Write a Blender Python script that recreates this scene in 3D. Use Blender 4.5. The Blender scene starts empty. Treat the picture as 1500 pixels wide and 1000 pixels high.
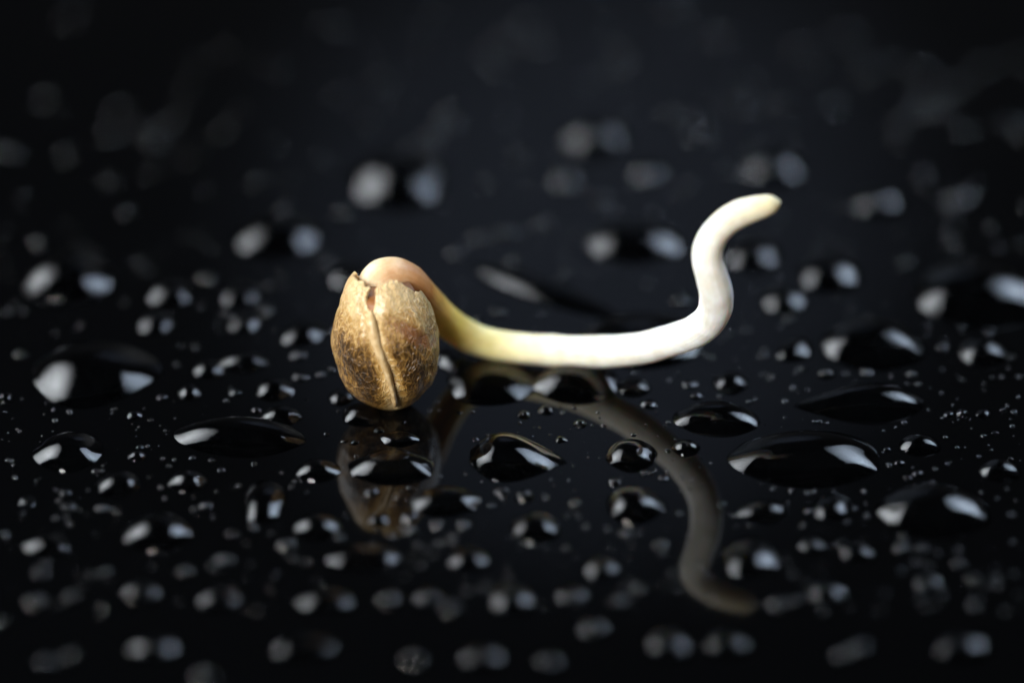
import bpy, math, random
from mathutils import Vector, noise

# ------------------------------------------------------------------ camera
# one Blender unit is 2.26 mm: the seed is about 1.6 units (3.6 mm) wide
SC = bpy.context.scene
SC.unit_settings.system = 'METRIC'
SC.unit_settings.scale_length = 0.00226
C = SC.collection
E = math.radians(30.0)
D = 38.0
F = 3800.0
cam = bpy.data.cameras.new('camera')
camo = bpy.data.objects.new('camera', cam)
C.objects.link(camo)
CAM = Vector((0, -D * math.cos(E), D * math.sin(E)))
camo.location = CAM
camo.rotation_euler = (math.radians(90) - E, 0, 0)
cam.sensor_width = 36.0
cam.lens = F / 1500 * 36.0
cam.clip_start = 1.0
cam.clip_end = 1000.0
RT = Vector((1, 0, 0))
UP = Vector((0, math.sin(E), math.cos(E)))
FW = Vector((0, math.cos(E), -math.sin(E)))
def ray(px, py):
    return FW + RT * ((px - 750) / F) + UP * (-(py - 500) / F)
def at(px, py, z=0.0):
    d = ray(px, py)
    return CAM + d * ((z - CAM.z) / d.z)
def lift(px, py, gy):
    """the point over the ground line of picture row gy that is seen at px, py"""
    Y = at(px, gy).y
    d = ray(px, py)
    return CAM + d * ((Y - CAM.y) / d.y)
cam.dof.use_dof = True
cam.dof.focus_distance = (at(750, 642) - CAM).dot(FW)
APERTURE = 2.4
cam.dof.aperture_fstop = cam.lens * 1e-3 / APERTURE
SC.camera = camo

# ------------------------------------------------------------------ light
W = bpy.data.worlds.new('World')
SC.world = W
W.use_nodes = True
W.node_tree.nodes['Background'].inputs[0].default_value = (0.75, 0.85, 1.0, 1)
W.node_tree.nodes['Background'].inputs[1].default_value = 0.006

def area(name, az, el, dist, sx, sy, L, col, spread, aim=(0, 0, 0.6), roll=0):
    l = bpy.data.lights.new(name, 'AREA')
    l.shape = 'RECTANGLE'
    l.size, l.size_y = sx, sy
    l.energy = L * math.pi * sx * sy
    l.color = col
    l.spread = math.radians(spread)
    o = bpy.data.objects.new(name, l)
    C.objects.link(o)
    a, e = math.radians(az), math.radians(el)
    p = Vector((math.sin(a) * math.cos(e), math.cos(a) * math.cos(e), math.sin(e))) * dist
    o.location = p
    o.rotation_euler = (Vector(aim) - p).to_track_quat('-Z', 'Y').to_euler()
    o.rotation_euler.rotate_axis('Z', math.radians(roll))
    return o
area('softbox_lamp', -57, 36, 46, 38, 36, 1.32, (0.90, 0.95, 1.0), 53, (0, 3, 0.6))
area('softbox_lamp', 50, 37, 50, 24, 34, 1.22, (0.66, 0.80, 1.0), 53, (0, 3, 0.6))
area('added_front_lamp', -150, 31, 46, 21, 11, 18.5, (1.0, 0.97, 0.93), 120)  # added lamp on the camera side, brightens seed and root outside the drops' reflections
sp = bpy.data.lights.new('backdrop_spot', 'SPOT')
sp.energy = 245000
sp.color = (0.66, 0.78, 1.0)
sp.spot_size = math.radians(33)
sp.spot_blend = 1.0
sp.shadow_soft_size = 1.0
spo = bpy.data.objects.new('backdrop_spot', sp)
C.objects.link(spo)
spo.location = (0, 14, 62)
spo.rotation_euler = (Vector((3.0, 66, 38)) - spo.location).to_track_quat('-Z', 'Y').to_euler()

SC.view_settings.view_transform = 'Standard'
SC.view_settings.look = 'None'
SC.view_settings.exposure = 0.0
SC.view_settings.gamma = 1.0
SC.render.engine = 'CYCLES'
SC.cycles.use_denoising = True
SC.cycles.max_bounces = 10
SC.cycles.transmission_bounces = 8
SC.cycles.glossy_bounces = 6
SC.cycles.caustics_reflective = True
SC.cycles.caustics_refractive = True
SC.cycles.sample_clamp_indirect = 4.0

# ------------------------------------------------------------------ materials
def mat(name):
    m = bpy.data.materials.new(name)
    m.use_nodes = True
    nt = m.node_tree
    return m, nt, nt.nodes['Principled BSDF']
def node(nt, t, **kw):
    n = nt.nodes.new(t)
    for k, v in kw.items():
        if k.startswith('i_'):
            n.inputs[k[2:].replace('_', ' ')].default_value = v
        else:
            setattr(n, k, v)
    return n
def ramp(nt, stops, interp='LINEAR'):
    n = nt.nodes.new('ShaderNodeValToRGB')
    cr = n.color_ramp
    cr.interpolation = interp
    while len(cr.elements) < len(stops):
        cr.elements.new(0.5)
    for e, (p, c) in zip(cr.elements, stops):
        e.position = p
        e.color = (*c, 1)
    return n
def mix(nt, a, b, f, mode='MIX'):
    n = nt.nodes.new('ShaderNodeMix')
    n.data_type = 'RGBA'
    n.blend_type = mode
    for s, v in ((n.inputs[0], f), (n.inputs[6], a), (n.inputs[7], b)):
        if hasattr(v, 'links'):
            nt.links.new(v, s)
        elif isinstance(v, (int, float)):
            s.default_value = v
        else:
            s.default_value = (*v, 1)
    return n.outputs[2]

# black polished surface
M_black, nt, b = mat('polished_black')
b.inputs['Base Color'].default_value = (0.0010, 0.0011, 0.0013, 1)
b.inputs['IOR'].default_value = 1.325
tc = node(nt, 'ShaderNodeTexCoord')
nz = node(nt, 'ShaderNodeTexNoise', i_Scale=0.45, i_Detail=4.0)
nt.links.new(tc.outputs['Object'], nz.inputs['Vector'])
mr = node(nt, 'ShaderNodeMapRange', i_From_Min=0.3, i_From_Max=0.75, i_To_Min=0.03, i_To_Max=0.065)
nt.links.new(nz.outputs['Fac'], mr.inputs['Value'])
nt.links.new(mr.outputs[0], b.inputs['Roughness'])

# backdrop cloth
M_cloth, nt, b = mat('charcoal_cloth')
nz = node(nt, 'ShaderNodeTexNoise', i_Scale=0.05, i_Detail=3.0)
rp = ramp(nt, [(0.3, (0.09, 0.095, 0.105)), (0.7, (0.12, 0.125, 0.14))])
nt.links.new(nz.outputs['Fac'], rp.inputs[0])
nt.links.new(rp.outputs[0], b.inputs['Base Color'])
b.inputs['Roughness'].default_value = 0.95

# water
M_water, nt, b = mat('water')
b.inputs['Base Color'].default_value = (1, 1, 1, 1)
b.inputs['Transmission Weight'].default_value = 1.0
b.inputs['IOR'].default_value = 1.333
b.inputs['Roughness'].default_value = 0.0

# the black surface where water wets it: hardly any mirror left between the two
M_wet, nt, b = mat('wetted_black')
b.inputs['Base Color'].default_value = (0.0010, 0.0011, 0.0013, 1)
b.inputs['IOR'].default_value = 1.07
b.inputs['Roughness'].default_value = 0.05

# seed shell
M_shell, nt, b = mat('hemp_shell')
tc = node(nt, 'ShaderNodeTexCoord')
a_t = node(nt, 'ShaderNodeAttribute', attribute_name='height')
a_s = node(nt, 'ShaderNodeAttribute', attribute_name='seam')
warp = node(nt, 'ShaderNodeTexNoise', i_Scale=3.2, i_Detail=3.0)
nt.links.new(tc.outputs['Object'], warp.inputs['Vector'])
wv = node(nt, 'ShaderNodeVectorMath', operation='MULTIPLY_ADD')
nt.links.new(warp.outputs['Color'], wv.inputs[0])
wv.inputs[1].default_value = (0.22, 0.22, 0.22)
nt.links.new(tc.outputs['Object'], wv.inputs[2])
st = node(nt, 'ShaderNodeMapping')
st.inputs['Scale'].default_value = (1.15, 1.15, 0.5)
nt.links.new(wv.outputs[0], st.inputs['Vector'])
vor = node(nt, 'ShaderNodeTexVoronoi', feature='DISTANCE_TO_EDGE', i_Scale=15.0)
nt.links.new(st.outputs[0], vor.inputs['Vector'])
vein = node(nt, 'ShaderNodeMapRange', i_From_Min=0.0, i_From_Max=0.13, i_To_Min=1.0, i_To_Max=0.0)
nt.links.new(vor.outputs['Distance'], vein.inputs['Value'])
big = node(nt, 'ShaderNodeTexNoise', i_Scale=2.1, i_Detail=5.0, i_Roughness=0.62)
nt.links.new(st.outputs[0], big.inputs['Vector'])
fine = node(nt, 'ShaderNodeTexNoise', i_Scale=17.0, i_Detail=6.0, i_Roughness=0.7)
nt.links.new(st.outputs[0], fine.inputs['Vector'])
# mottle strength: weak near the pale top and beside the seam
def math_(op, x, y):
    n = node(nt, 'ShaderNodeMath', operation=op)
    for s, v in zip(n.inputs, (x, y)):
        if hasattr(v, 'links'):
            nt.links.new(v, s)
        else:
            s.default_value = v
    return n.outputs[0]
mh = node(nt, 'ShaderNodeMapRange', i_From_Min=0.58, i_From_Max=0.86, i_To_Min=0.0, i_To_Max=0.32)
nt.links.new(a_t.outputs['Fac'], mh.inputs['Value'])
ms = node(nt, 'ShaderNodeMapRange', i_From_Min=0.05, i_From_Max=0.20, i_To_Min=0.26, i_To_Max=0.0)
nt.links.new(a_s.outputs['Fac'], ms.inputs['Value'])
mb = node(nt, 'ShaderNodeMapRange', i_From_Min=0.70, i_From_Max=1.15, i_To_Min=0.0, i_To_Max=0.10)
nt.links.new(a_s.outputs['Fac'], mb.inputs['Value'])
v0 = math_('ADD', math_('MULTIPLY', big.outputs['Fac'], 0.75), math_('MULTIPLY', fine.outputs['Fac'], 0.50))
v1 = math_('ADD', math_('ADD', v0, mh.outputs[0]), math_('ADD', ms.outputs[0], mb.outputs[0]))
a_c = node(nt, 'ShaderNodeAttribute', attribute_name='cheek')
v1 = math_('SUBTRACT', v1, math_('MULTIPLY', a_c.outputs['Fac'], 0.17))
v2 = math_('ADD', v1, math_('MULTIPLY', vein.outputs[0], 0.15))
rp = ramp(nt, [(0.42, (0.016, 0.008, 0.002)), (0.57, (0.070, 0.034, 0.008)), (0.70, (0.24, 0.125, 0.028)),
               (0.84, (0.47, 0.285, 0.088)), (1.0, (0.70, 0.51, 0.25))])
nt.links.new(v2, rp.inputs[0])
red = node(nt, 'ShaderNodeTexNoise', i_Scale=3.3, i_Detail=4.0, i_Roughness=0.65)
rm = node(nt, 'ShaderNodeMapping')
rm.inputs['Location'].default_value = (3.1, 1.7, 0.4)
nt.links.new(tc.outputs['Object'], rm.inputs['Vector'])
nt.links.new(rm.outputs[0], red.inputs['Vector'])
a_b = node(nt, 'ShaderNodeAttribute', attribute_name='blotch')
rr = node(nt, 'ShaderNodeMapRange', i_From_Min=0.60, i_From_Max=0.69, i_To_Min=0.0, i_To_Max=0.9)
nt.links.new(math_('ADD', math_('MULTIPLY', a_b.outputs['Fac'], 0.30), math_('ADD', math_('MULTIPLY', fine.outputs['Fac'], 0.62), math_('MULTIPLY', red.outputs['Fac'], 0.34))), rr.inputs['Value'])
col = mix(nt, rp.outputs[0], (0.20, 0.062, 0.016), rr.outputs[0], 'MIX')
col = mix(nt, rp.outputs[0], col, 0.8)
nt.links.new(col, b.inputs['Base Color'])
b.inputs['Roughness'].default_value = 0.34
b.inputs['Coat Weight'].default_value = 0.3
b.inputs['Coat Roughness'].default_value = 0.22
b.inputs['Subsurface Weight'].default_value = 0.12
b.inputs['Subsurface Radius'].default_value = (1.0, 0.5, 0.2)
b.inputs['Subsurface Scale'].default_value = 0.08
hsum = math_('ADD', math_('MULTIPLY', vein.outputs[0], 0.5), math_('MULTIPLY', fine.outputs['Fac'], 0.8))
bp = node(nt, 'ShaderNodeBump', i_Strength=0.8, i_Distance=0.03)
nt.links.new(hsum, bp.inputs['Height'])
nt.links.new(bp.outputs[0], b.inputs['Normal'])

# seam ridge
M_ridge, nt, b = mat('seam_ridge_pale')
tc = node(nt, 'ShaderNodeTexCoord')
nz = node(nt, 'ShaderNodeTexNoise', i_Scale=9.0, i_Detail=5.0)
nt.links.new(tc.outputs['Object'], nz.inputs['Vector'])
rp = ramp(nt, [(0.3, (0.44, 0.28, 0.11)), (0.65, (0.68, 0.52, 0.29))])
nt.links.new(nz.outputs['Fac'], rp.inputs[0])
nt.links.new(rp.outputs[0], b.inputs['Base Color'])
b.inputs['Roughness'].default_value = 0.33
bp = node(nt, 'ShaderNodeBump', i_Strength=0.4, i_Distance=0.02)
nt.links.new(nz.outputs['Fac'], bp.inputs['Height'])
nt.links.new(bp.outputs[0], b.inputs['Normal'])

# brown inner skin of the seed
M_inner, nt, b = mat('inner_skin')
nz = node(nt, 'ShaderNodeTexNoise', i_Scale=6.0, i_Detail=4.0)
rp = ramp(nt, [(0.3, (0.10, 0.030, 0.008)), (0.7, (0.30, 0.12, 0.03))])
nt.links.new(nz.outputs['Fac'], rp.inputs[0])
nt.links.new(rp.outputs[0], b.inputs['Base Color'])
b.inputs['Roughness'].default_value = 0.5

# root
M_root, nt, b = mat('root_flesh')
at_ = node(nt, 'ShaderNodeAttribute', attribute_name='along')
tc = node(nt, 'ShaderNodeTexCoord')
rp = ramp(nt, [(0.00, (0.70, 0.52, 0.30)), (0.105, (0.82, 0.65, 0.44)), (0.14, (0.56, 0.30, 0.135)), (0.175, (0.46, 0.185, 0.048)),
               (0.225, (0.66, 0.40, 0.09)), (0.285, (0.80, 0.62, 0.15)), (0.35, (0.85, 0.76, 0.36)), (0.44, (0.86, 0.82, 0.62)),
               (0.55, (0.88, 0.875, 0.80)), (0.75, (0.84, 0.85, 0.85)), (0.90, (0.85, 0.84, 0.78)), (1.0, (0.83, 0.74, 0.50))])
n0 = node(nt, 'ShaderNodeTexNoise', i_Scale=3.0, i_Detail=4.0)
nt.links.new(tc.outputs['Object'], n0.inputs['Vector'])
jit = node(nt, 'ShaderNodeMath', operation='MULTIPLY_ADD')
nt.links.new(n0.outputs['Fac'], jit.inputs[0])
jit.inputs[1].default_value = 0.07
add = node(nt, 'ShaderNodeMath', operation='SUBTRACT')
nt.links.new(at_.outputs['Fac'], add.inputs[0])
add.inputs[1].default_value = 0.035
nt.links.new(add.outputs[0], jit.inputs[2])
nt.links.new(jit.outputs[0], rp.inputs[0])
nz = node(nt, 'ShaderNodeTexNoise', i_Scale=5.0, i_Detail=5.0, i_Roughness=0.6)
nt.links.new(tc.outputs['Object'], nz.inputs['Vector'])
sh = ramp(nt, [(0.28, (0.80, 0.77, 0.68)), (0.6, (1, 1, 1))])
nt.links.new(nz.outputs['Fac'], sh.inputs[0])
nt.links.new(mix(nt, rp.outputs[0], sh.outputs[0], 0.8, 'MULTIPLY'), b.inputs['Base Color'])
b.inputs['Subsurface Weight'].default_value = 0.75
b.inputs['Subsurface Radius'].default_value = (1.0, 0.75, 0.42)
b.inputs['Subsurface Scale'].default_value = 0.30
b.inputs['Roughness'].default_value = 0.5
b.inputs['Specular IOR Level'].default_value = 0.25
uv = node(nt, 'ShaderNodeAttribute', attribute_name='skin')
sn = node(nt, 'ShaderNodeTexNoise', i_Scale=1.0, i_Detail=4.0)
nt.links.new(uv.outputs['Vector'], sn.inputs['Vector'])
bp = node(nt, 'ShaderNodeBump', i_Strength=0.45, i_Distance=0.03)
nt.links.new(sn.outputs['Fac'], bp.inputs['Height'])
nt.links.new(bp.outputs[0], b.inputs['Normal'])

# ------------------------------------------------------------------ helpers
def link(name, verts, faces, m, parent=None, attrs=None, smooth=True):
    me = bpy.data.meshes.new(name)
    me.from_pydata([tuple(v) for v in verts], [], faces)
    if smooth:
        me.polygons.foreach_set('use_smooth', [True] * len(me.polygons))
    for k, vals in (attrs or {}).items():
        if isinstance(vals[0], (tuple, Vector)):
            a = me.attributes.new(k, 'FLOAT_VECTOR', 'POINT')
            a.data.foreach_set('vector', [c for v in vals for c in v])
        else:
            a = me.attributes.new(k, 'FLOAT', 'POINT')
            a.data.foreach_set('value', vals)
    me.materials.append(m)
    me.update()
    o = bpy.data.objects.new(name, me)
    C.objects.link(o)
    if parent:
        o.parent = parent
    return o
def grid_faces(n, m, wrap=False, base=0):
    """n rows of m vertices"""
    f = []
    for i in range(n - 1):
        for j in range(m if wrap else m - 1):
            k = (j + 1) % m
            f.append((base + i * m + j, base + i * m + k, base + (i + 1) * m + k, base + (i + 1) * m + j))
    return f
def lerp_table(tab, x):
    for (a, u), (c, v) in zip(tab, tab[1:]):
        if x <= c:
            t = (x - a) / (c - a)
            t = max(0, min(1, t))
            return u + (v - u) * t
    return tab[-1][1]
def smooth_table(tab, x, h=0.02):
    return sum(lerp_table(tab, x + d * h) for d in (-2, -1, 0, 1, 2)) / 5
def catmull(P, n):
    out = []
    Q = [P[0] * 2 - P[1]] + P + [P[-1] * 2 - P[-2]]
    for i in range(len(P) - 1):
        a, b_, c, d = Q[i:i + 4]
        for k in range(n):
            t = k / n
            out.append(0.5 * ((2 * b_) + (c - a) * t + (2 * a - 5 * b_ + 4 * c - d) * t * t + (3 * b_ - a - 3 * c + d) * t ** 3))
    out.append(P[-1])
    return out

# ------------------------------------------------------------------ setting
g = link('ground', [(-90, -60, 0), (90, -60, 0), (90, 70, 0), (-90, 70, 0)], [(0, 1, 2, 3)], M_black)
g['kind'] = 'structure'
bv, rows = [], 14
for i in range(rows):
    s = i / (rows - 1)
    if s < 0.3:
        a = s / 0.3 * math.pi / 2
        y, z = 60 + 8 * math.sin(a), 0.004 + 8 * (1 - math.cos(a))
    else:
        y, z = 68, 8.004 + (s - 0.3) / 0.7 * 80
    bv += [(-90, y, z), (90, y, z)]
bd = link('backdrop', bv, [(2 * i, 2 * i + 1, 2 * i + 3, 2 * i + 2) for i in range(rows - 1)], M_cloth)
bd['kind'] = 'structure'

# ------------------------------------------------------------------ sprouted seed
SEED_AT = at(569, 592)
seed = bpy.data.objects.new('sprouted_seed', None)
C.objects.link(seed)
seed.location = SEED_AT
seed['label'] = 'brown mottled seed split open at its top with a long curling white root'
seed['category'] = 'sprouted seed'

HS = 2.13
PROF = [(0.0, 0.10), (0.015, 0.22), (0.05, 0.34), (0.10, 0.455), (0.18, 0.58), (0.28, 0.68), (0.40, 0.735), (0.50, 0.748),
        (0.60, 0.73), (0.70, 0.672), (0.80, 0.575), (0.88, 0.475), (0.94, 0.385), (1.0, 0.23)]
SEAM = [(0.0, 12), (0.2, 10), (0.45, 3), (0.65, -8), (0.80, -16), (1.0, -20)]        # degrees to the right of the camera
def body(t, th):
    """th: 0 faces the camera, positive to the right"""
    w = smooth_table(PROF, t, 0.012)
    sq = 1.0
    w *= 0.98
    x, y = w * math.sin(th), -w * 0.97 * math.cos(th) * sq
    z = t * HS
    # a slight lean and lumps
    x += -0.09 * (t - 0.4)
    y += 0.05 * (t - 0.4)
    return Vector((x, y, z))
def shell(side):
    n, m = 150, 150
    vs, hs, ss, bl, ck = [], [], [], [], []
    for i in range(n):
        for j in range(m):
            u = j / (m - 1)                        # from the front seam round to the back seam
            fi = i / (n - 1)
            ang = u * math.pi
            # rim
            k = 0.018 * noise.noise((u * 9, side * 7.3, 1.2)) + 0.013 * noise.noise((u * 30, side * 3.1, 4.2))
            if side < 0:
                top = 0.955 - 0.10 * max(0, u - 0.22) - 0.35 * max(0, u - 0.5) - 0.006 * math.exp(-(u / 0.07) ** 2) + k
            else:
                top = 0.985 - 0.03 * math.exp(-(u / 0.06) ** 2) - 0.20 * (1 - math.exp(-(max(0, u - 0.28) / 0.25) ** 2)) - 0.08 * max(0, u - 0.6) + k
            t = top * (1 - (1 - fi) ** 1.0)
            th0 = math.radians(smooth_table(SEAM, t))
            gap = 0.0
            if t > 0.80:
                gap = 0.20 * math.sin(math.pi * min(1, (t - 0.80) / 0.19)) ** 1.0 + 0.05 * min(1, (t - 0.8) / 0.1)
            e0 = gap * (0.55 if side > 0 else 1.0)
            th = th0 + side * (e0 + ang * (1 - e0 / math.pi))
            p = body(t, th)
            r = Vector((p.x, p.y, 0.25 * (p.z - HS * 0.5)))
            r.normalize()
            q = p * 2.3 + Vector((side * 3.0, 0, 0))
            fade = min(1, t / 0.12)
            dz = 0.035 * noise.noise(q) + 0.016 * noise.noise(q * 2.7) + 0.006 * noise.noise(q * 7)
            # puffed cheeks beside the seam, a shallow furrow along it
            w = smooth_table(PROF, t, 0.012)
            dist = abs(ang) * w
            dz += 0.055 * (1 - math.exp(-(dist / 0.15) ** 2)) - 0.05
            # lips curl outward at the open top
            lip = max(0, (t - 0.86) / 0.12)
            dz += 0.03 * lip * math.exp(-(u / 0.12) ** 2)
            if side < 0:
                dz += 0.06 * max(0, (t - 0.76) / 0.18) ** 1.4 * math.exp(-((u - 0.44) / 0.22) ** 2)
            dz += 0.02 * max(0, 1 - abs(t - 0.2) / 0.2) * math.exp(-((u - 0.42) / 0.12) ** 2)
            # long flutes
            dz += 0.010 * noise.noise((u * 16, t * 1.6, side * 5.0))
            p += r * dz * fade
            vs.append(p)
            hs.append(t)
            ss.append(dist)
            c = 0.80 - 0.30 * (u - 0.10) / 0.35           # a reddish stain that runs down the right half
            ck.append(math.exp(-((t - 0.36) / 0.17) ** 2) * math.exp(-((u - 0.19) / 0.085) ** 2))
            bl.append(math.exp(-((t - c) / 0.10) ** 2) * math.exp(-((u - 0.28) / 0.16) ** 2) if side > 0 else 0.0)
    f = grid_faces(n, m)
    if side < 0:
        f = [x[::-1] for x in f]
    o = link('shell_half', vs, f, M_shell, seed, {'height': hs, 'seam': ss, 'blotch': bl, 'cheek': ck})
    so = o.modifiers.new('thickness', 'SOLIDIFY')
    so.thickness = 0.055
    so.offset = -1
    return o
sl = shell(-1)
sl['label'] = 'left half of the shell with a pale upper edge'
sr = shell(1)
sr['label'] = 'right half of the shell with reddish brown blotches'

# ridge along the front seam
path = []
for i in range(70):
    t = 0.085 + (0.835 - 0.085) * i / 69
    th = math.radians(smooth_table(SEAM, t))
    p = body(t, th)
    path.append((t, p))
vs = []
ns = 12
for i, (t, p) in enumerate(path):
    q = path[min(i + 1, 69)][1] - path[max(i - 1, 0)][1]
    q.normalize()
    out = Vector((p.x, p.y, 0.25 * (p.z - HS * 0.5))).normalized()
    sd = q.cross(out).normalized()
    out = sd.cross(q).normalized()
    s = i / 69
    taper = min(1, s / 0.12, (1 - s) / 0.10) ** 0.6
    wd = (0.036 + 0.085 * max(0, (t - 0.3)) ** 1.0 + 0.008 * noise.noise((t * 14, 0.3, 7))) * taper + 0.003
    ht = (0.082 - 0.04 * max(0, t - 0.45) + 0.010 * noise.noise((t * 11, 5.5, 2))) * taper + 0.002
    base = p - out * 0.026
    for k in range(ns):
        a = 2 * math.pi * k / ns
        vs.append(base + sd * wd * math.cos(a) + out * ht * math.sin(a))
f = grid_faces(70, ns, True)
f += [tuple(range(ns))[::-1], tuple(range(69 * ns, 70 * ns))]
link('seam_ridge', vs, f, M_ridge, seed)

# the inner skin seen through the split
vs = []
for i in range(30):
    t = 0.06 + 0.80 * i / 29
    for j in range(40):
        p = body(t, 2 * math.pi * j / 40)
        vs.append(Vector((p.x * 0.84, p.y * 0.84, p.z)))
f = grid_faces(30, 40, True)
vs.append(Vector((0, 0, 0.87 * HS)))
f += [(29 * 40 + j, 29 * 40 + (j + 1) % 40, len(vs) - 1) for j in range(40)]
link('inner_skin', vs, f, M_inner, seed)

# root: picture column, picture row, row of the ground below it, radius
RP = [(556, 520, 588, .20), (549, 470, 583, .24), (549, 437, 578, .28), (558, 411, 572, .295), (577, 406, 568, .275), (600, 415, 563, .262),
      (622, 437, 554, .243), (645, 462, 543, .226), (672, 484, 534, .222), (703, 499, 531, .222), (740, 507, 532, .222),
      (790, 512, 538, .222), (845, 514.5, 547, .224), (895, 514, 557, .226), (940, 509, 568, .226), (985, 498, 580, .226), (1022, 482, 591, .232),
      (1045, 459, 600, .236), (1049, 431, 608, .228), (1043, 405, 612, .214), (1036, 380, 612, .200), (1040, 354, 609, .194),
      (1055, 332, 606, .190), (1078, 315, 604, .182), (1102, 306, 604, .168), (1121, 301, 604, .145), (1133, 298, 604, .108), (1141, 296, 604, .045)]
pts = [lift(a, b_, c) - SEED_AT for a, b_, c, r in RP]
P4 = [Vector((p.x, p.y, p.z, r[3])) for p, r in zip(pts, RP)]
cl = catmull(P4, 8)
N, R = len(cl), 40
vs, al, sk = [], [], []
L = [0.0]
for p, q in zip(cl, cl[1:]):
    L.append(L[-1] + (q.xyz - p.xyz).length)
nrm = None
for i, p in enumerate(cl):
    tg = (cl[min(i + 1, N - 1)].xyz - cl[max(i - 1, 0)].xyz).normalized()
    if nrm is None:
        nrm = tg.orthogonal().normalized()
    nrm = (nrm - tg * nrm.dot(tg)).normalized()
    bn = tg.cross(nrm)
    for k in range(R):
        a = 2 * math.pi * k / R
        d = nrm * math.cos(a) + bn * math.sin(a)
        q = p.xyz + d * p.w
        n_ = noise.noise(q * 1.6) * 0.09 + noise.noise(q * 4.5) * 0.03 + noise.noise(q * 13) * 0.007
        vs.append(q + d * p.w * n_)
        al.append(L[i] / L[-1])
        sk.append((math.cos(a) * 5, math.sin(a) * 5, L[i] * 1.6))
f = grid_faces(N, R, True)
tip = cl[-1].xyz + (cl[-1].xyz - cl[-3].xyz).normalized() * 0.03
vs.append(tip)
al.append(1.0)
sk.append((0, 0, L[-1] * 1.1))
f += [((N - 1) * R + j, (N - 1) * R + (j + 1) % R, len(vs) - 1) for j in range(R)]
f += [tuple(range(R))[::-1]]
link('root', vs, f, M_root, seed, {'along': al, 'skin': sk})

# ------------------------------------------------------------------ water drops
rnd = random.Random(11)
TH = math.radians(52)
CR, CH = 1 / math.sin(TH), (1 - math.cos(TH)) / math.sin(TH)
def cap(u):
    return (math.sqrt(max(0, CR * CR - 1 + u)) - CR * math.cos(TH)) / CH
def drop_mesh(a, bb, bf, H, pl=1.0, pr=1.0, bend=0.0, wob=0.05, seed_=0.0, n=36, m=24):
    """outline: half length a, half depths bb (back) and bf (front); pl, pr > 1 draw the ends out to a point"""
    x_m = (pl - pr) / (pl + pr)
    wm = (1 + x_m) ** pl * (1 - x_m) ** pr
    vs = []
    for i in range(n + 1):
        x = -math.cos(math.pi * i / n)
        w2 = (1 + x) ** pl * (1 - x) ** pr / wm
        w = math.sqrt(max(0, w2))
        for j in range(m + 1):
            v = -math.cos(math.pi * j / m)
            y = (bb if v > 0 else bf) * w * v + bend * (1 - x * x) * bf
            z = H * cap(max(0, w2 * (1 - v * v)))
            q = Vector((x * 1.1 + seed_ * 3.7, v * w * 1.1, seed_))
            k = 1 + wob * 1.6 * noise.noise(q) + wob * 0.7 * noise.noise(q * 2.3)
            k2 = 1 + wob * 1.6 * noise.noise(q + Vector((9, 4, 2)))
            vs.append((x * a * k, y * k2, z - 0.004))
    me = bpy.data.meshes.new('water_drop')
    f = grid_faces(n + 1, m + 1)
    # welded ends
    ring0, ring1 = list(range(m + 1)), list(range(n * (m + 1), (n + 1) * (m + 1)))
    mp = {i: ring0[0] for i in ring0}
    mp.update({i: ring1[0] for i in ring1})
    ff = []
    for q in f:
        q2 = []
        for i in q:
            i = mp.get(i, i)
            if i not in q2:
                q2.append(i)
        ff.append(tuple(q2[::-1]))
    used = sorted({i for q in ff for i in q})
    ix = {o: k for k, o in enumerate(used)}
    V = [vs[i] for i in used]
    nf = len(ff)
    rim = [i * (m + 1) for i in range(n + 1)] + [i * (m + 1) + m for i in range(n - 1, 0, -1)]
    rb = len(V)
    V += [(vs[i][0] * 0.998, vs[i][1] * 0.998, 0.003) for i in rim]
    V.append((0, 0, 0.003))
    k_ = len(rim)
    F_ = [tuple(ix[i] for i in q) for q in ff] + [(rb + i, rb + (i + 1) % k_, len(V) - 1) for i in range(k_)]
    me.from_pydata(V, [], F_)
    me.polygons.foreach_set('use_smooth', [True] * len(me.polygons))
    me.materials.append(M_water)
    me.materials.append(M_wet)
    me.polygons.foreach_set('material_index', [0] * nf + [1] * k_)
    me.update()
    return me
placed = []          # x, y, half length, half depth on the ground
def put(me, loc, rz, label, group, sc=None):
    o = bpy.data.objects.new('water_drop', me)
    C.objects.link(o)
    o.location = loc
    o.rotation_euler = (0, 0, math.radians(rz))
    if sc:
        o.scale = sc
    o['label'] = label
    o['category'] = 'water drop'
    o['group'] = group
    return o
anchors = []
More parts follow.
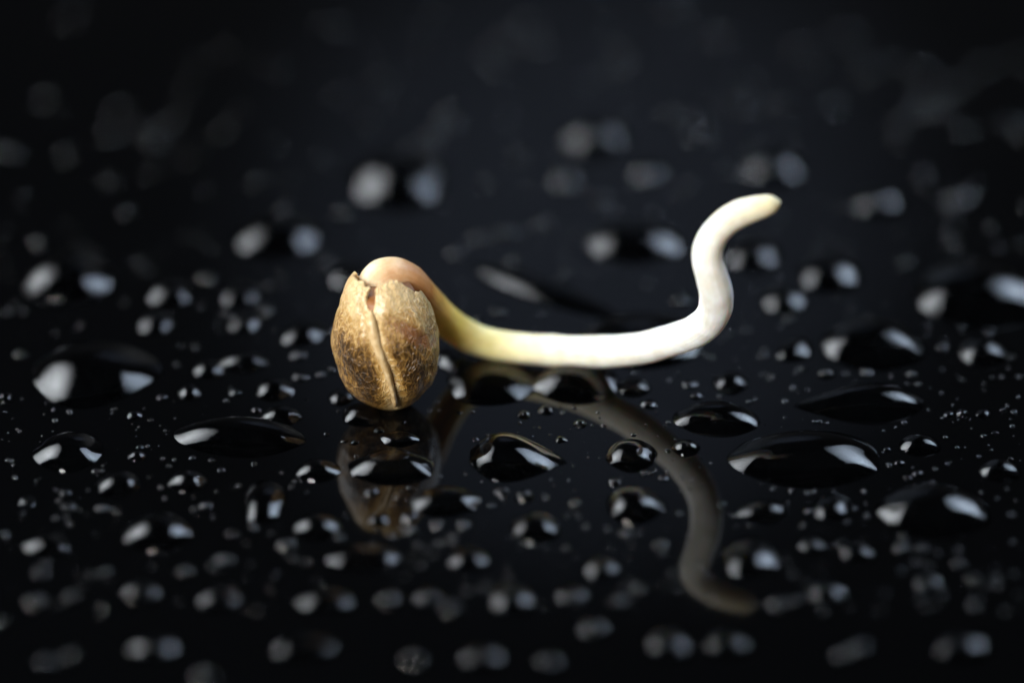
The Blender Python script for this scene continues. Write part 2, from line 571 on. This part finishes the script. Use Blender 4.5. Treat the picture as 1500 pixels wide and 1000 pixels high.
# picture box x0, y0, x1, y1; pl, pr, bend, height factor, turn; label; short name used for the beads beside it
BIG = [
 (45, 490, 243, 592, 1.2, 1.5, -.10, .34, 0, 'large flat lens shaped drop with two broad pale reflections, widest on the left side', 'the large flat lens shaped drop on the left'),
 (247, 608, 447, 669, 1.25, 1.15, 0, .46, -5, 'long low pointed drop with an arch shaped reflection, left of the seed', 'the long pointed drop with an arch reflection'),
 (48, 630, 152, 692, 1.2, 1.1, 0, .44, 0, 'plump drop with two triangular reflections below the large lens shaped drop', 'the plump drop with two triangular reflections'),
 (688, 636, 832, 705, 1.0, 2.0, .0, .50, -9, 'teardrop shaped drop with a pointed tail, right of the seed reflection', 'the teardrop shaped drop with a pointed tail'),
 (887, 641, 962, 690, 1, 1, 0, .52, 0, 'round crisp drop inside the bend of the mirrored root', 'the round drop inside the mirrored bend'),
 (888, 712, 976, 769, 1, 1.25, 0, .52, -12, 'slanting drop just below the round drop inside the mirrored bend', 'the slanting drop inside the mirrored bend'),
 (988, 587, 1112, 638, 1.1, 1.0, 0, .48, 0, 'wide drop with a blue glint under the upturned root', 'the wide blue glinting drop under the upturned root'),
 (984, 644, 1026, 668, 1, 1, 0, .58, 0, 'small round drop standing on the mirrored image of the root', 'the small drop on the mirrored root'),
 (1163, 562, 1352, 618, 1.6, 1.0, 0, .52, 4, 'tadpole shaped drop with a thin tail pointing to the root', 'the tadpole shaped drop'),
 (1065, 625, 1292, 711, 1.15, 1.0, -.05, .44, 4, 'largest drop right of the mirrored root with a long blue arch reflection', 'the largest drop with the blue arch reflection'),
 (1205, 466, 1354, 541, 1, 1, 0, .46, 0, 'big oval drop right of the root bend, above the tadpole shaped drop', 'the big oval drop above the tadpole shaped drop'),
 (1287, 706, 1449, 786, 1, 1, 0, .46, 0, 'big domed drop at the lower right with two dim reflections', 'the big domed drop at the lower right'),
 (1338, 382, 1530, 480, 1, 1, 0, .42, 0, 'very large blurred drop cut by the right picture edge', 'the very large blurred drop at the right edge'),
 (1080, 732, 1153, 767, 1.3, 1, 0, .52, 0, 'small pointed drop under the largest drop with the blue arch', 'the pointed drop under the largest drop'),
 (1192, 720, 1247, 766, 1, 1, 0, .52, -20, 'small upright drop under the right half of the largest drop', 'the upright drop under the largest drop'),
 (1050, 772, 1152, 860, 1, 1.2, 0, .48, -14, 'bulky drop touching the right side of the mirrored root', 'the bulky drop beside the mirrored root'),
 (600, 711, 704, 758, 1, 1, 0, .46, 0, 'flat oval drop at the lower right of the seed reflection', 'the flat oval drop by the seed reflection'),
 (512, 656, 637, 710, 1.1, 1, 0, .46, 0, 'wide drop lying in the middle of the seed reflection', 'the wide drop in the seed reflection'),
 (433, 671, 501, 706, 1.1, 1.2, 0, .50, 0, 'small two lobed drop touching the left of the seed reflection', 'the drop left of the seed reflection'),
 (356, 698, 418, 767, 1, 1, 0, .52, 0, 'tall round drop with two upright bar reflections, lower left of the seed', 'the tall drop with two bar reflections'),
 (245, 688, 304, 722, 1.2, 1.2, 0, .50, 14, 'slim slanting drop under the long pointed drop', 'the slim slanting drop under the long drop'),
 (138, 690, 206, 730, 1.2, 1, 0, .50, 0, 'drop right below the plump drop with triangular reflections', 'the drop below the plump one'),
 (22, 774, 114, 822, 1.2, 1, 0, .46, 0, 'blurred hooked drop near the left picture edge, second row from the bottom', 'the hooked drop near the left edge'),
 (175, 750, 280, 808, 1.2, 1, 0, .48, 0, 'blurred drop with a thin brown rim below the slim slanting drop', 'the brown rimmed blurred drop'),
 (455, 788, 610, 844, 1, 1, 0, .42, 0, 'broad blurred drop straight below the seed reflection', 'the broad blurred drop below the seed reflection'),
 (646, 793, 727, 845, 1, 1.1, 0, .48, -12, 'blurred drop right of the broad drop below the seed reflection', 'the blurred drop right of the broad one'),
 (748, 750, 822, 797, 1, 1, 0, .52, 0, 'drop with a hook shaped reflection below the teardrop shaped drop', 'the drop with a hook shaped reflection'),
 (845, 810, 920, 858, 1, 1, 0, .50, 0, 'blurred drop below the slanting drop inside the mirrored bend', 'the blurred drop left of the mirrored root tip'),
 (706, 846, 794, 910, 1, 1, 0, .52, 0, 'tall blurred drop with twin glints low in the middle of the picture', 'the tall blurred drop with twin glints'),
 (808, 852, 868, 892, 1, 1, 0, .50, 0, 'smaller blurred drop right of the tall drop with twin glints', 'the smaller drop by the tall one'),
 (280, 853, 364, 900, 1, 1.1, 0, .50, -10, 'blurred drop low on the left with a slanting grey glint', 'the blurred drop with a slanting glint'),
 (168, 845, 247, 890, 1, 1, 0, .50, 0, 'round blurred drop left of the one with a slanting grey glint', 'the round blurred drop at the lower left'),
 (423, 856, 530, 904, 1, 1, 0, .46, 0, 'blurred drop under the left end of the broad drop below the seed reflection', 'the blurred drop under the broad one'),
 (38, 372, 175, 444, 1, 1.4, 0, .46, 12, 'large blurred drop at the left edge above the lens shaped drop', 'the large blurred drop above the lens shaped one'),
 (515, 222, 655, 302, 1, 1, 0, .48, 0, 'brightest blurred drop far behind the seed', 'the brightest blurred drop behind the seed'),
 (1168, 372, 1260, 428, 1, 1, 0, .48, 0, 'blurred drop right of the upturned root with a bright left glint', 'the blurred drop right of the upturned root'),
 (1116, 418, 1182, 460, 1, 1, 0, .48, 0, 'smaller blurred drop close to the right of the upturned root', 'the smaller blurred drop by the upturned root'),
 (858, 326, 1003, 384, 1, 1.2, 0, .44, 0, 'wide blurred drop in the hollow left of the upturned root', 'the wide blurred drop left of the upturned root'),
 (1062, 346, 1142, 398, 1, 1, 0, .46, 0, 'blurred drop right below the curled root tip', 'the blurred drop below the root tip'),
 (418, 466, 476, 508, 1, 1.3, 0, .50, -22, 'blurred slanting drop close to the left of the seed', 'the slanting drop close to the left of the seed'),
 (326, 410, 378, 450, 1, 1.1, 0, .48, -10, 'blurred drop up and left of the seed with one bright glint', 'the blurred drop up and left of the seed'),
 (217, 412, 282, 450, 1, 1, 0, .48, 0, 'blurred drop behind the right end of the lens shaped drop, upper of two', 'the upper blurred drop by the lens shaped one'),
 (202, 453, 252, 490, 1, 1, 0, .48, 0, 'blurred drop behind the right end of the lens shaped drop, lower of two', 'the lower blurred drop by the lens shaped one'),
 (336, 458, 382, 488, 1, 1, 0, .48, 0, 'small blurred drop under the one with a single bright glint', 'the small blurred drop left of the seed'),
 (322, 516, 390, 545, 1.2, 1, 0, .50, 0, 'small drop with a slanting glint left of the seed middle', 'the drop with a slanting glint'),
 (282, 526, 327, 556, 1, 1, 0, .52, 0, 'small round drop touching the one with a slanting glint', 'the small round drop left of the seed'),
 (260, 563, 295, 586, 1, 1, 0, .55, 0, 'small bright drop above the long pointed drop, first from the left', 'the bright drop above the long one'),
 (374, 554, 432, 587, 1, 1.2, 0, .50, -8, 'drop lying left of the seed foot with a single round glint', 'the drop left of the seed foot'),
 (382, 594, 442, 624, 1, 1, 0, .50, -6, 'drop over the right end of the long pointed drop', 'the drop over the right end of the long one'),
 (1139, 490, 1190, 532, 1, 1.2, 0, .50, -25, 'small slanting drop left of the big oval drop', 'the slanting drop left of the big oval one'),
 (1404, 496, 1474, 537, 1, 1, 0, .50, 0, 'small blurred drop right of the big oval drop near the picture edge', 'the blurred drop right of the big oval one'),
 (1317, 636, 1377, 668, 1, 1, 0, .52, 0, 'small oval drop right of the largest drop with the blue arch', 'the small drop right of the largest one'),
 (1436, 671, 1493, 706, 1, 1, 0, .52, 0, 'small drop up and right of the big domed drop', 'the small drop up and right of the domed one'),
 (655, 520, 800, 596, 1, 1.5, 0, .26, -12, 'flat smeared drop under the root just right of the seed', 'the smeared drop under the root'),
 (775, 526, 905, 592, 1.2, 1, 0, .42, 0, 'dark drop under the straight stretch of the root', 'the dark drop under the root'),
 (846, 452, 1036, 540, 1.2, 1.2, 0, .30, 4, 'long dark drop behind the straight stretch of the root', 'the long dark drop behind the root'),
 (1044, 543, 1097, 577, 1, 1, 0, .52, 0, 'small drop under the bend of the root', 'the small drop under the root bend'),
 (903, 552, 952, 582, 1, 1, 0, .50, 0, 'small drop under the root right of the dark drop', 'the small drop right of the dark one'),
 (500, 588, 556, 626, 1.2, 1, 0, .50, 14, 'pale glinting drop against the left foot of the seed', 'the drop against the seed foot'),
 (482, 568, 520, 594, 1, 1, 0, .50, 0, 'little drop just above the one against the left foot of the seed', 'the little drop at the left of the seed foot'),
 (558, 630, 614, 654, 1, 1, 0, .46, 0, 'narrow drop with two glints right under the seed', 'the narrow drop right under the seed'),
 (640, 506, 690, 548, 1, 1, 0, .50, 24, 'bright slanting drop against the right side of the seed', 'the bright drop at the right side of the seed'),
 (430, 752, 498, 792, 1, 1, 0, .52, 0, 'blurred drop with twin glints right of the tall drop with bar reflections', 'the twin glint drop left of the seed reflection'),
 (940, 912, 1020, 972, 1, 1, 0, .48, 14, 'blurred drop below the mirrored root tip, left of two', 'the left blurred drop below the mirrored root tip'),
 (1026, 918, 1108, 966, 1, 1, 0, .46, 0, 'blurred drop below the mirrored root tip, right of two', 'the right blurred drop below the mirrored root tip'),
 (1178, 846, 1250, 890, 1, 1, 0, .48, 0, 'dim blurred drop right of the bulky drop beside the mirrored root', 'the dim drop right of the bulky one'),
 (1330, 836, 1390, 870, 1, 1, 0, .50, 0, 'dim blurred drop below the big domed drop', 'the dim drop below the domed one'),
 (1355, 918, 1466, 976, 1, 1, 0, .48, 16, 'dim blurred drop in the bottom right corner', 'the dim drop in the bottom right corner'),
 (180, 922, 270, 972, 1, 1, 0, .48, 0, 'dim blurred drop near the bottom edge, left of two on the left side', 'the left dim drop near the bottom edge'),
 (380, 922, 505, 974, 1, 1, 0, .46, 0, 'dim blurred drop near the bottom edge below the seed side', 'the dim drop near the bottom edge'),
 (668, 938, 748, 984, 1, 1, 0, .48, 0, 'dim blurred drop near the bottom edge in the middle', 'the dim drop at the middle of the bottom edge'),
 (1164, 782, 1214, 814, 1, 1, 0, .50, 0, 'small blurred drop under the upright drop', 'the small blurred drop under the upright one'),
 (1222, 790, 1290, 828, 1, 1, 0, .50, 0, 'blurred drop between the upright drop and the big domed drop', 'the blurred drop left of the domed one'),
 (800, 172, 945, 238, 1, 1, 0, .46, 0, 'dark blurred drop with a faint glint far behind the middle of the root', 'the dark blurred drop far behind the root'),
 (1072, 218, 1196, 278, 1, 1, 0, .40, 0, 'dark blurred drop behind the curled root tip', 'the dark blurred drop behind the root tip'),
 (1370, 262, 1440, 312, 1, 1, 0, .48, 0, 'blurred drop with a soft glint near the right edge, far back', 'the far blurred drop near the right edge'),
 (1230, 268, 1340, 326, 1, 1, 0, .40, 0, 'dark blurred drop far back between the root tip and the right edge', 'the far dark drop right of the root tip'),
 (345, 315, 470, 375, 1, 1, 0, .42, 0, 'dark blurred drop behind and left of the seed', 'the dark blurred drop behind the seed'),
 (915, 228, 985, 276, 1, 1, 0, .48, 0, 'blurred drop with a soft glint above the hollow of the root', 'the blurred drop above the root hollow'),
 (795, 238, 865, 286, 1, 1, 0, .46, 0, 'faint blurred drop left of the one above the hollow of the root', 'the faint drop above the root hollow'),
 (482, 382, 540, 424, 1, 1, 0, .46, 0, 'blurred drop partly hidden behind the top of the seed', 'the drop behind the top of the seed'),
 (740, 383, 866, 470, 1.6, 1.8, 0, .40, -38, 'narrow streak of water running slantwise behind the root', 'the slanting streak of water'),
]
for i, (x0, y0, x1, y1, pl, pr, bend, hk, rz, lab, short) in enumerate(BIG):
    if y0 > 770 or (y1 < 345 and short[:17] != 'the brightest blu'):
        hk += .10 if y1 < 345 else -.04
        mx, my = (x0 + x1) / 2, (y0 + y1) / 2
        kf = .64 if y1 < 345 else .74
        x0, x1, y0, y1 = mx + (x0 - mx) * kf, mx + (x1 - mx) * kf, my + (y0 - my) * kf, my + (y1 - my) * kf
    cx = (x0 + x1) / 2
    front, back = at(cx, y1), at(cx, y0 + 0.06 * (y1 - y0))
    a = (at(x1, (y0 + y1) / 2).x - at(x0, (y0 + y1) / 2).x) / 2
    bdep = (back.y - front.y) / 2
    if short == 'the slanting streak of water':
        a, bdep = 1.5, 0.32
    ctr = Vector((at(cx, (y0 + y1) / 2).x, (front.y + back.y) / 2, 0))
    big = a > 0.5
    me = drop_mesh(a, bdep, bdep, hk * min(a, bdep) * (1.0 if bdep < a * 1.3 else 0.9), pl, pr, bend, 0.085 if a < 0.9 else 0.05, i * 1.37 + 0.2,
                   56 if big else 30, 36 if big else 20)
    put(me, ctr, rz, lab, 'larger water drops on the black surface')
    placed.append((ctr.x, ctr.y, a, bdep))
    anchors.append((ctr.x, ctr.y, short))

# beads
protos = [drop_mesh(1, 1, 1, 0.44 + 0.02 * k, 1 + 0.12 * (k % 3), 1 + 0.2 * (k % 2), 0, 0.11, 31 + k * 2.1, 18, 12) for k in range(8)]
sx, sy = SEED_AT.x, SEED_AT.y
def free(x, y, r, gap=0.03):
    if (x - sx) ** 2 + (y - sy) ** 2 < (0.42 + r) ** 2:
        return False
    for px, py, a, b_ in placed:
        u, v = (x - px) / (a + r + gap), (y - py) / (b_ + r + gap)
        if u * u + v * v < 1:
            return False
    return True
beads = []
SPOT = [(735, 596, 9), (768, 608, 11), (800, 601, 13), (850, 621, 11), (822, 644, 9), (705, 694, 9), (722, 700, 6), (735, 720, 12), (768, 728, 16),
        (842, 737, 10), (900, 707, 10), (972, 700, 8), (916, 782, 12), (968, 798, 12), (1058, 740, 7), (950, 592, 12), (875, 571, 11), (555, 630, 8),
        (502, 613, 5), (505, 646, 6), (478, 636, 5), (520, 648, 6), (200, 668, 14), (205, 655, 6), (216, 653, 4), (140, 690, 6), (150, 689, 4),
        (282, 670, 6), (310, 674, 6), (247, 683, 6), (324, 688, 6), (100, 742, 12), (150, 744, 10), (170, 747, 8), (40, 735, 14), (75, 640, 8),
        (345, 575, 9), (375, 601, 9), (262, 575, 5), (440, 552, 12), (438, 520, 13), (470, 548, 8), (555, 762, 16), (600, 758, 14), (640, 770, 14),
        (680, 768, 12), (530, 762, 12), (690, 805, 8), (420, 797, 15), (340, 782, 12), (330, 820, 14), (270, 838, 14), (335, 868, 8),
        (1300, 658, 6), (1318, 678, 8), (1310, 675, 4), (1330, 700, 7), (1345, 694, 9), (1358, 697, 6), (1420, 720, 9), (1480, 672, 5),
        (1440, 606, 12), (1410, 606, 10), (1390, 607, 8), (1458, 634, 6), (1470, 600, 5), (1180, 706, 6), (1192, 706, 5), (1160, 720, 6), (1265, 720, 5),
        (1185, 750, 8), (1177, 770, 6), (1270, 545, 10), (1305, 545, 14), (1335, 548, 9), (1290, 610, 8), (1325, 785, 9), (1355, 785, 8), (1320, 803, 14),
        (1350, 802, 10), (1405, 826, 10), (1425, 848, 12), (1130, 552, 7), (1010, 563, 12), (1020, 580, 10), (1140, 885, 16), (1165, 880, 12),
        (1430, 885, 12), (1260, 948, 18), (1235, 960, 14), (60, 838, 15), (155, 838, 10), (52, 880, 16), (105, 872, 12), (65, 968, 14), (105, 958, 12),
        (570, 878, 20), (628, 876, 20), (660, 890, 14), (938, 862, 12), (870, 920, 20), (905, 880, 14), (805, 970, 20), (605, 965, 18), (0, 910, 12), (300, 990, 16),
        (720, 740, 6), (655, 745, 5), (1385, 640, 5), (1402, 655, 4), (690, 590, 6), (720, 582, 6), (590, 618, 4)]
def bead(px, py, rp):
    p = at(px, py)
    r = (at(px + rp, py) - p).x
    if not free(p.x, p.y, r * 0.8, 0.0):
        return False
    q = rnd.uniform(0.85, 1.15)
    beads.append((p.x, p.y, r, r * q, r * rnd.uniform(0.9, 1.2), rnd.uniform(-40, 40)))
    placed.append((p.x, p.y, r, r * q))
    return True
for s in SPOT:
    bead(*s)
n0 = len(beads)
tries = 0
while len(beads) < n0 + 85 and tries < 9000:                # far, blurred scatter behind the seed
    tries += 1
    py = rnd.triangular(10, 500, 330)
    bead(rnd.uniform(-20, 1520), py, rnd.choice((5, 6, 7, 8, 9, 11, 14)))
n1 = len(beads)
tries = 0
while len(beads) < n1 + 60 and tries < 9000:                # the farthest, dim discs
    tries += 1
    bead(rnd.uniform(-10, 1510), rnd.triangular(-20, 270, 190), rnd.choice((10, 12, 14, 16)))
n1 = len(beads)
tries = 0
while len(beads) < n1 + 50 and tries < 4000:                # the middle distance
    tries += 1
    py = rnd.uniform(380, 800)
    bead(rnd.uniform(-10, 1510), py, rnd.choice((4, 5, 6, 8, 10, 12) if 540 < py < 780 else (6, 7, 9, 11)))
by = {}
for bd_ in beads:
    k = min(range(len(anchors)), key=lambda i: (anchors[i][0] - bd_[0]) ** 2 + (anchors[i][1] - bd_[1]) ** 2)
    by.setdefault(k, []).append(bd_)
for k, lst in by.items():
    short = anchors[k][2]
    for (x, y, r, rx, h, rz) in lst:
        ax, ay = x - anchors[k][0], (y - anchors[k][1]) * 0.7
        way = ('right of ' if ax > 0 else 'left of ') if abs(ax) > abs(ay) else ('behind ' if ay > 0 else 'in front of ')
        o = put(rnd.choice(protos), (x, y, 0), rz, ('small' if r > 0.11 else 'tiny') + ' water bead ' + way + short, 'water beads scattered on the black surface', (r, rx, h * 0.95))
        o.name = 'water_bead'
        o['category'] = 'water bead'
# fine mist: specks of water too small to pick apart
MB, MF = [], []
for q in range(2000):
    py = rnd.uniform(330, 900)
    p = at(rnd.uniform(0, 1500), py)
    r = 0.008 + 0.045 * rnd.random() ** 2.6
    if not free(p.x, p.y, r, 0.0):
        continue
    b0 = len(MB)
    for h_, f_ in ((0.0, 1.0), (0.3, 0.8), (0.48, 0.42)):
        for k in range(7):
            an = 2 * math.pi * k / 7
            MB.append((p.x + r * f_ * math.cos(an), p.y + r * f_ * math.sin(an), h_ * r - 0.0005))
    MB.append((p.x, p.y, 0.54 * r))
    MF += [(b0 + i_ * 7 + k, b0 + i_ * 7 + (k + 1) % 7, b0 + (i_ + 1) * 7 + (k + 1) % 7, b0 + (i_ + 1) * 7 + k) for i_ in range(2) for k in range(7)]
    MF += [(b0 + 14 + k, b0 + 14 + (k + 1) % 7, b0 + 21) for k in range(7)]
fm = link('fine_mist', MB, MF, M_water)
fm['kind'] = 'stuff'
fm['label'] = 'fine mist of water specks scattered between the drops'
print('beads', len(beads), 'big', len(BIG))
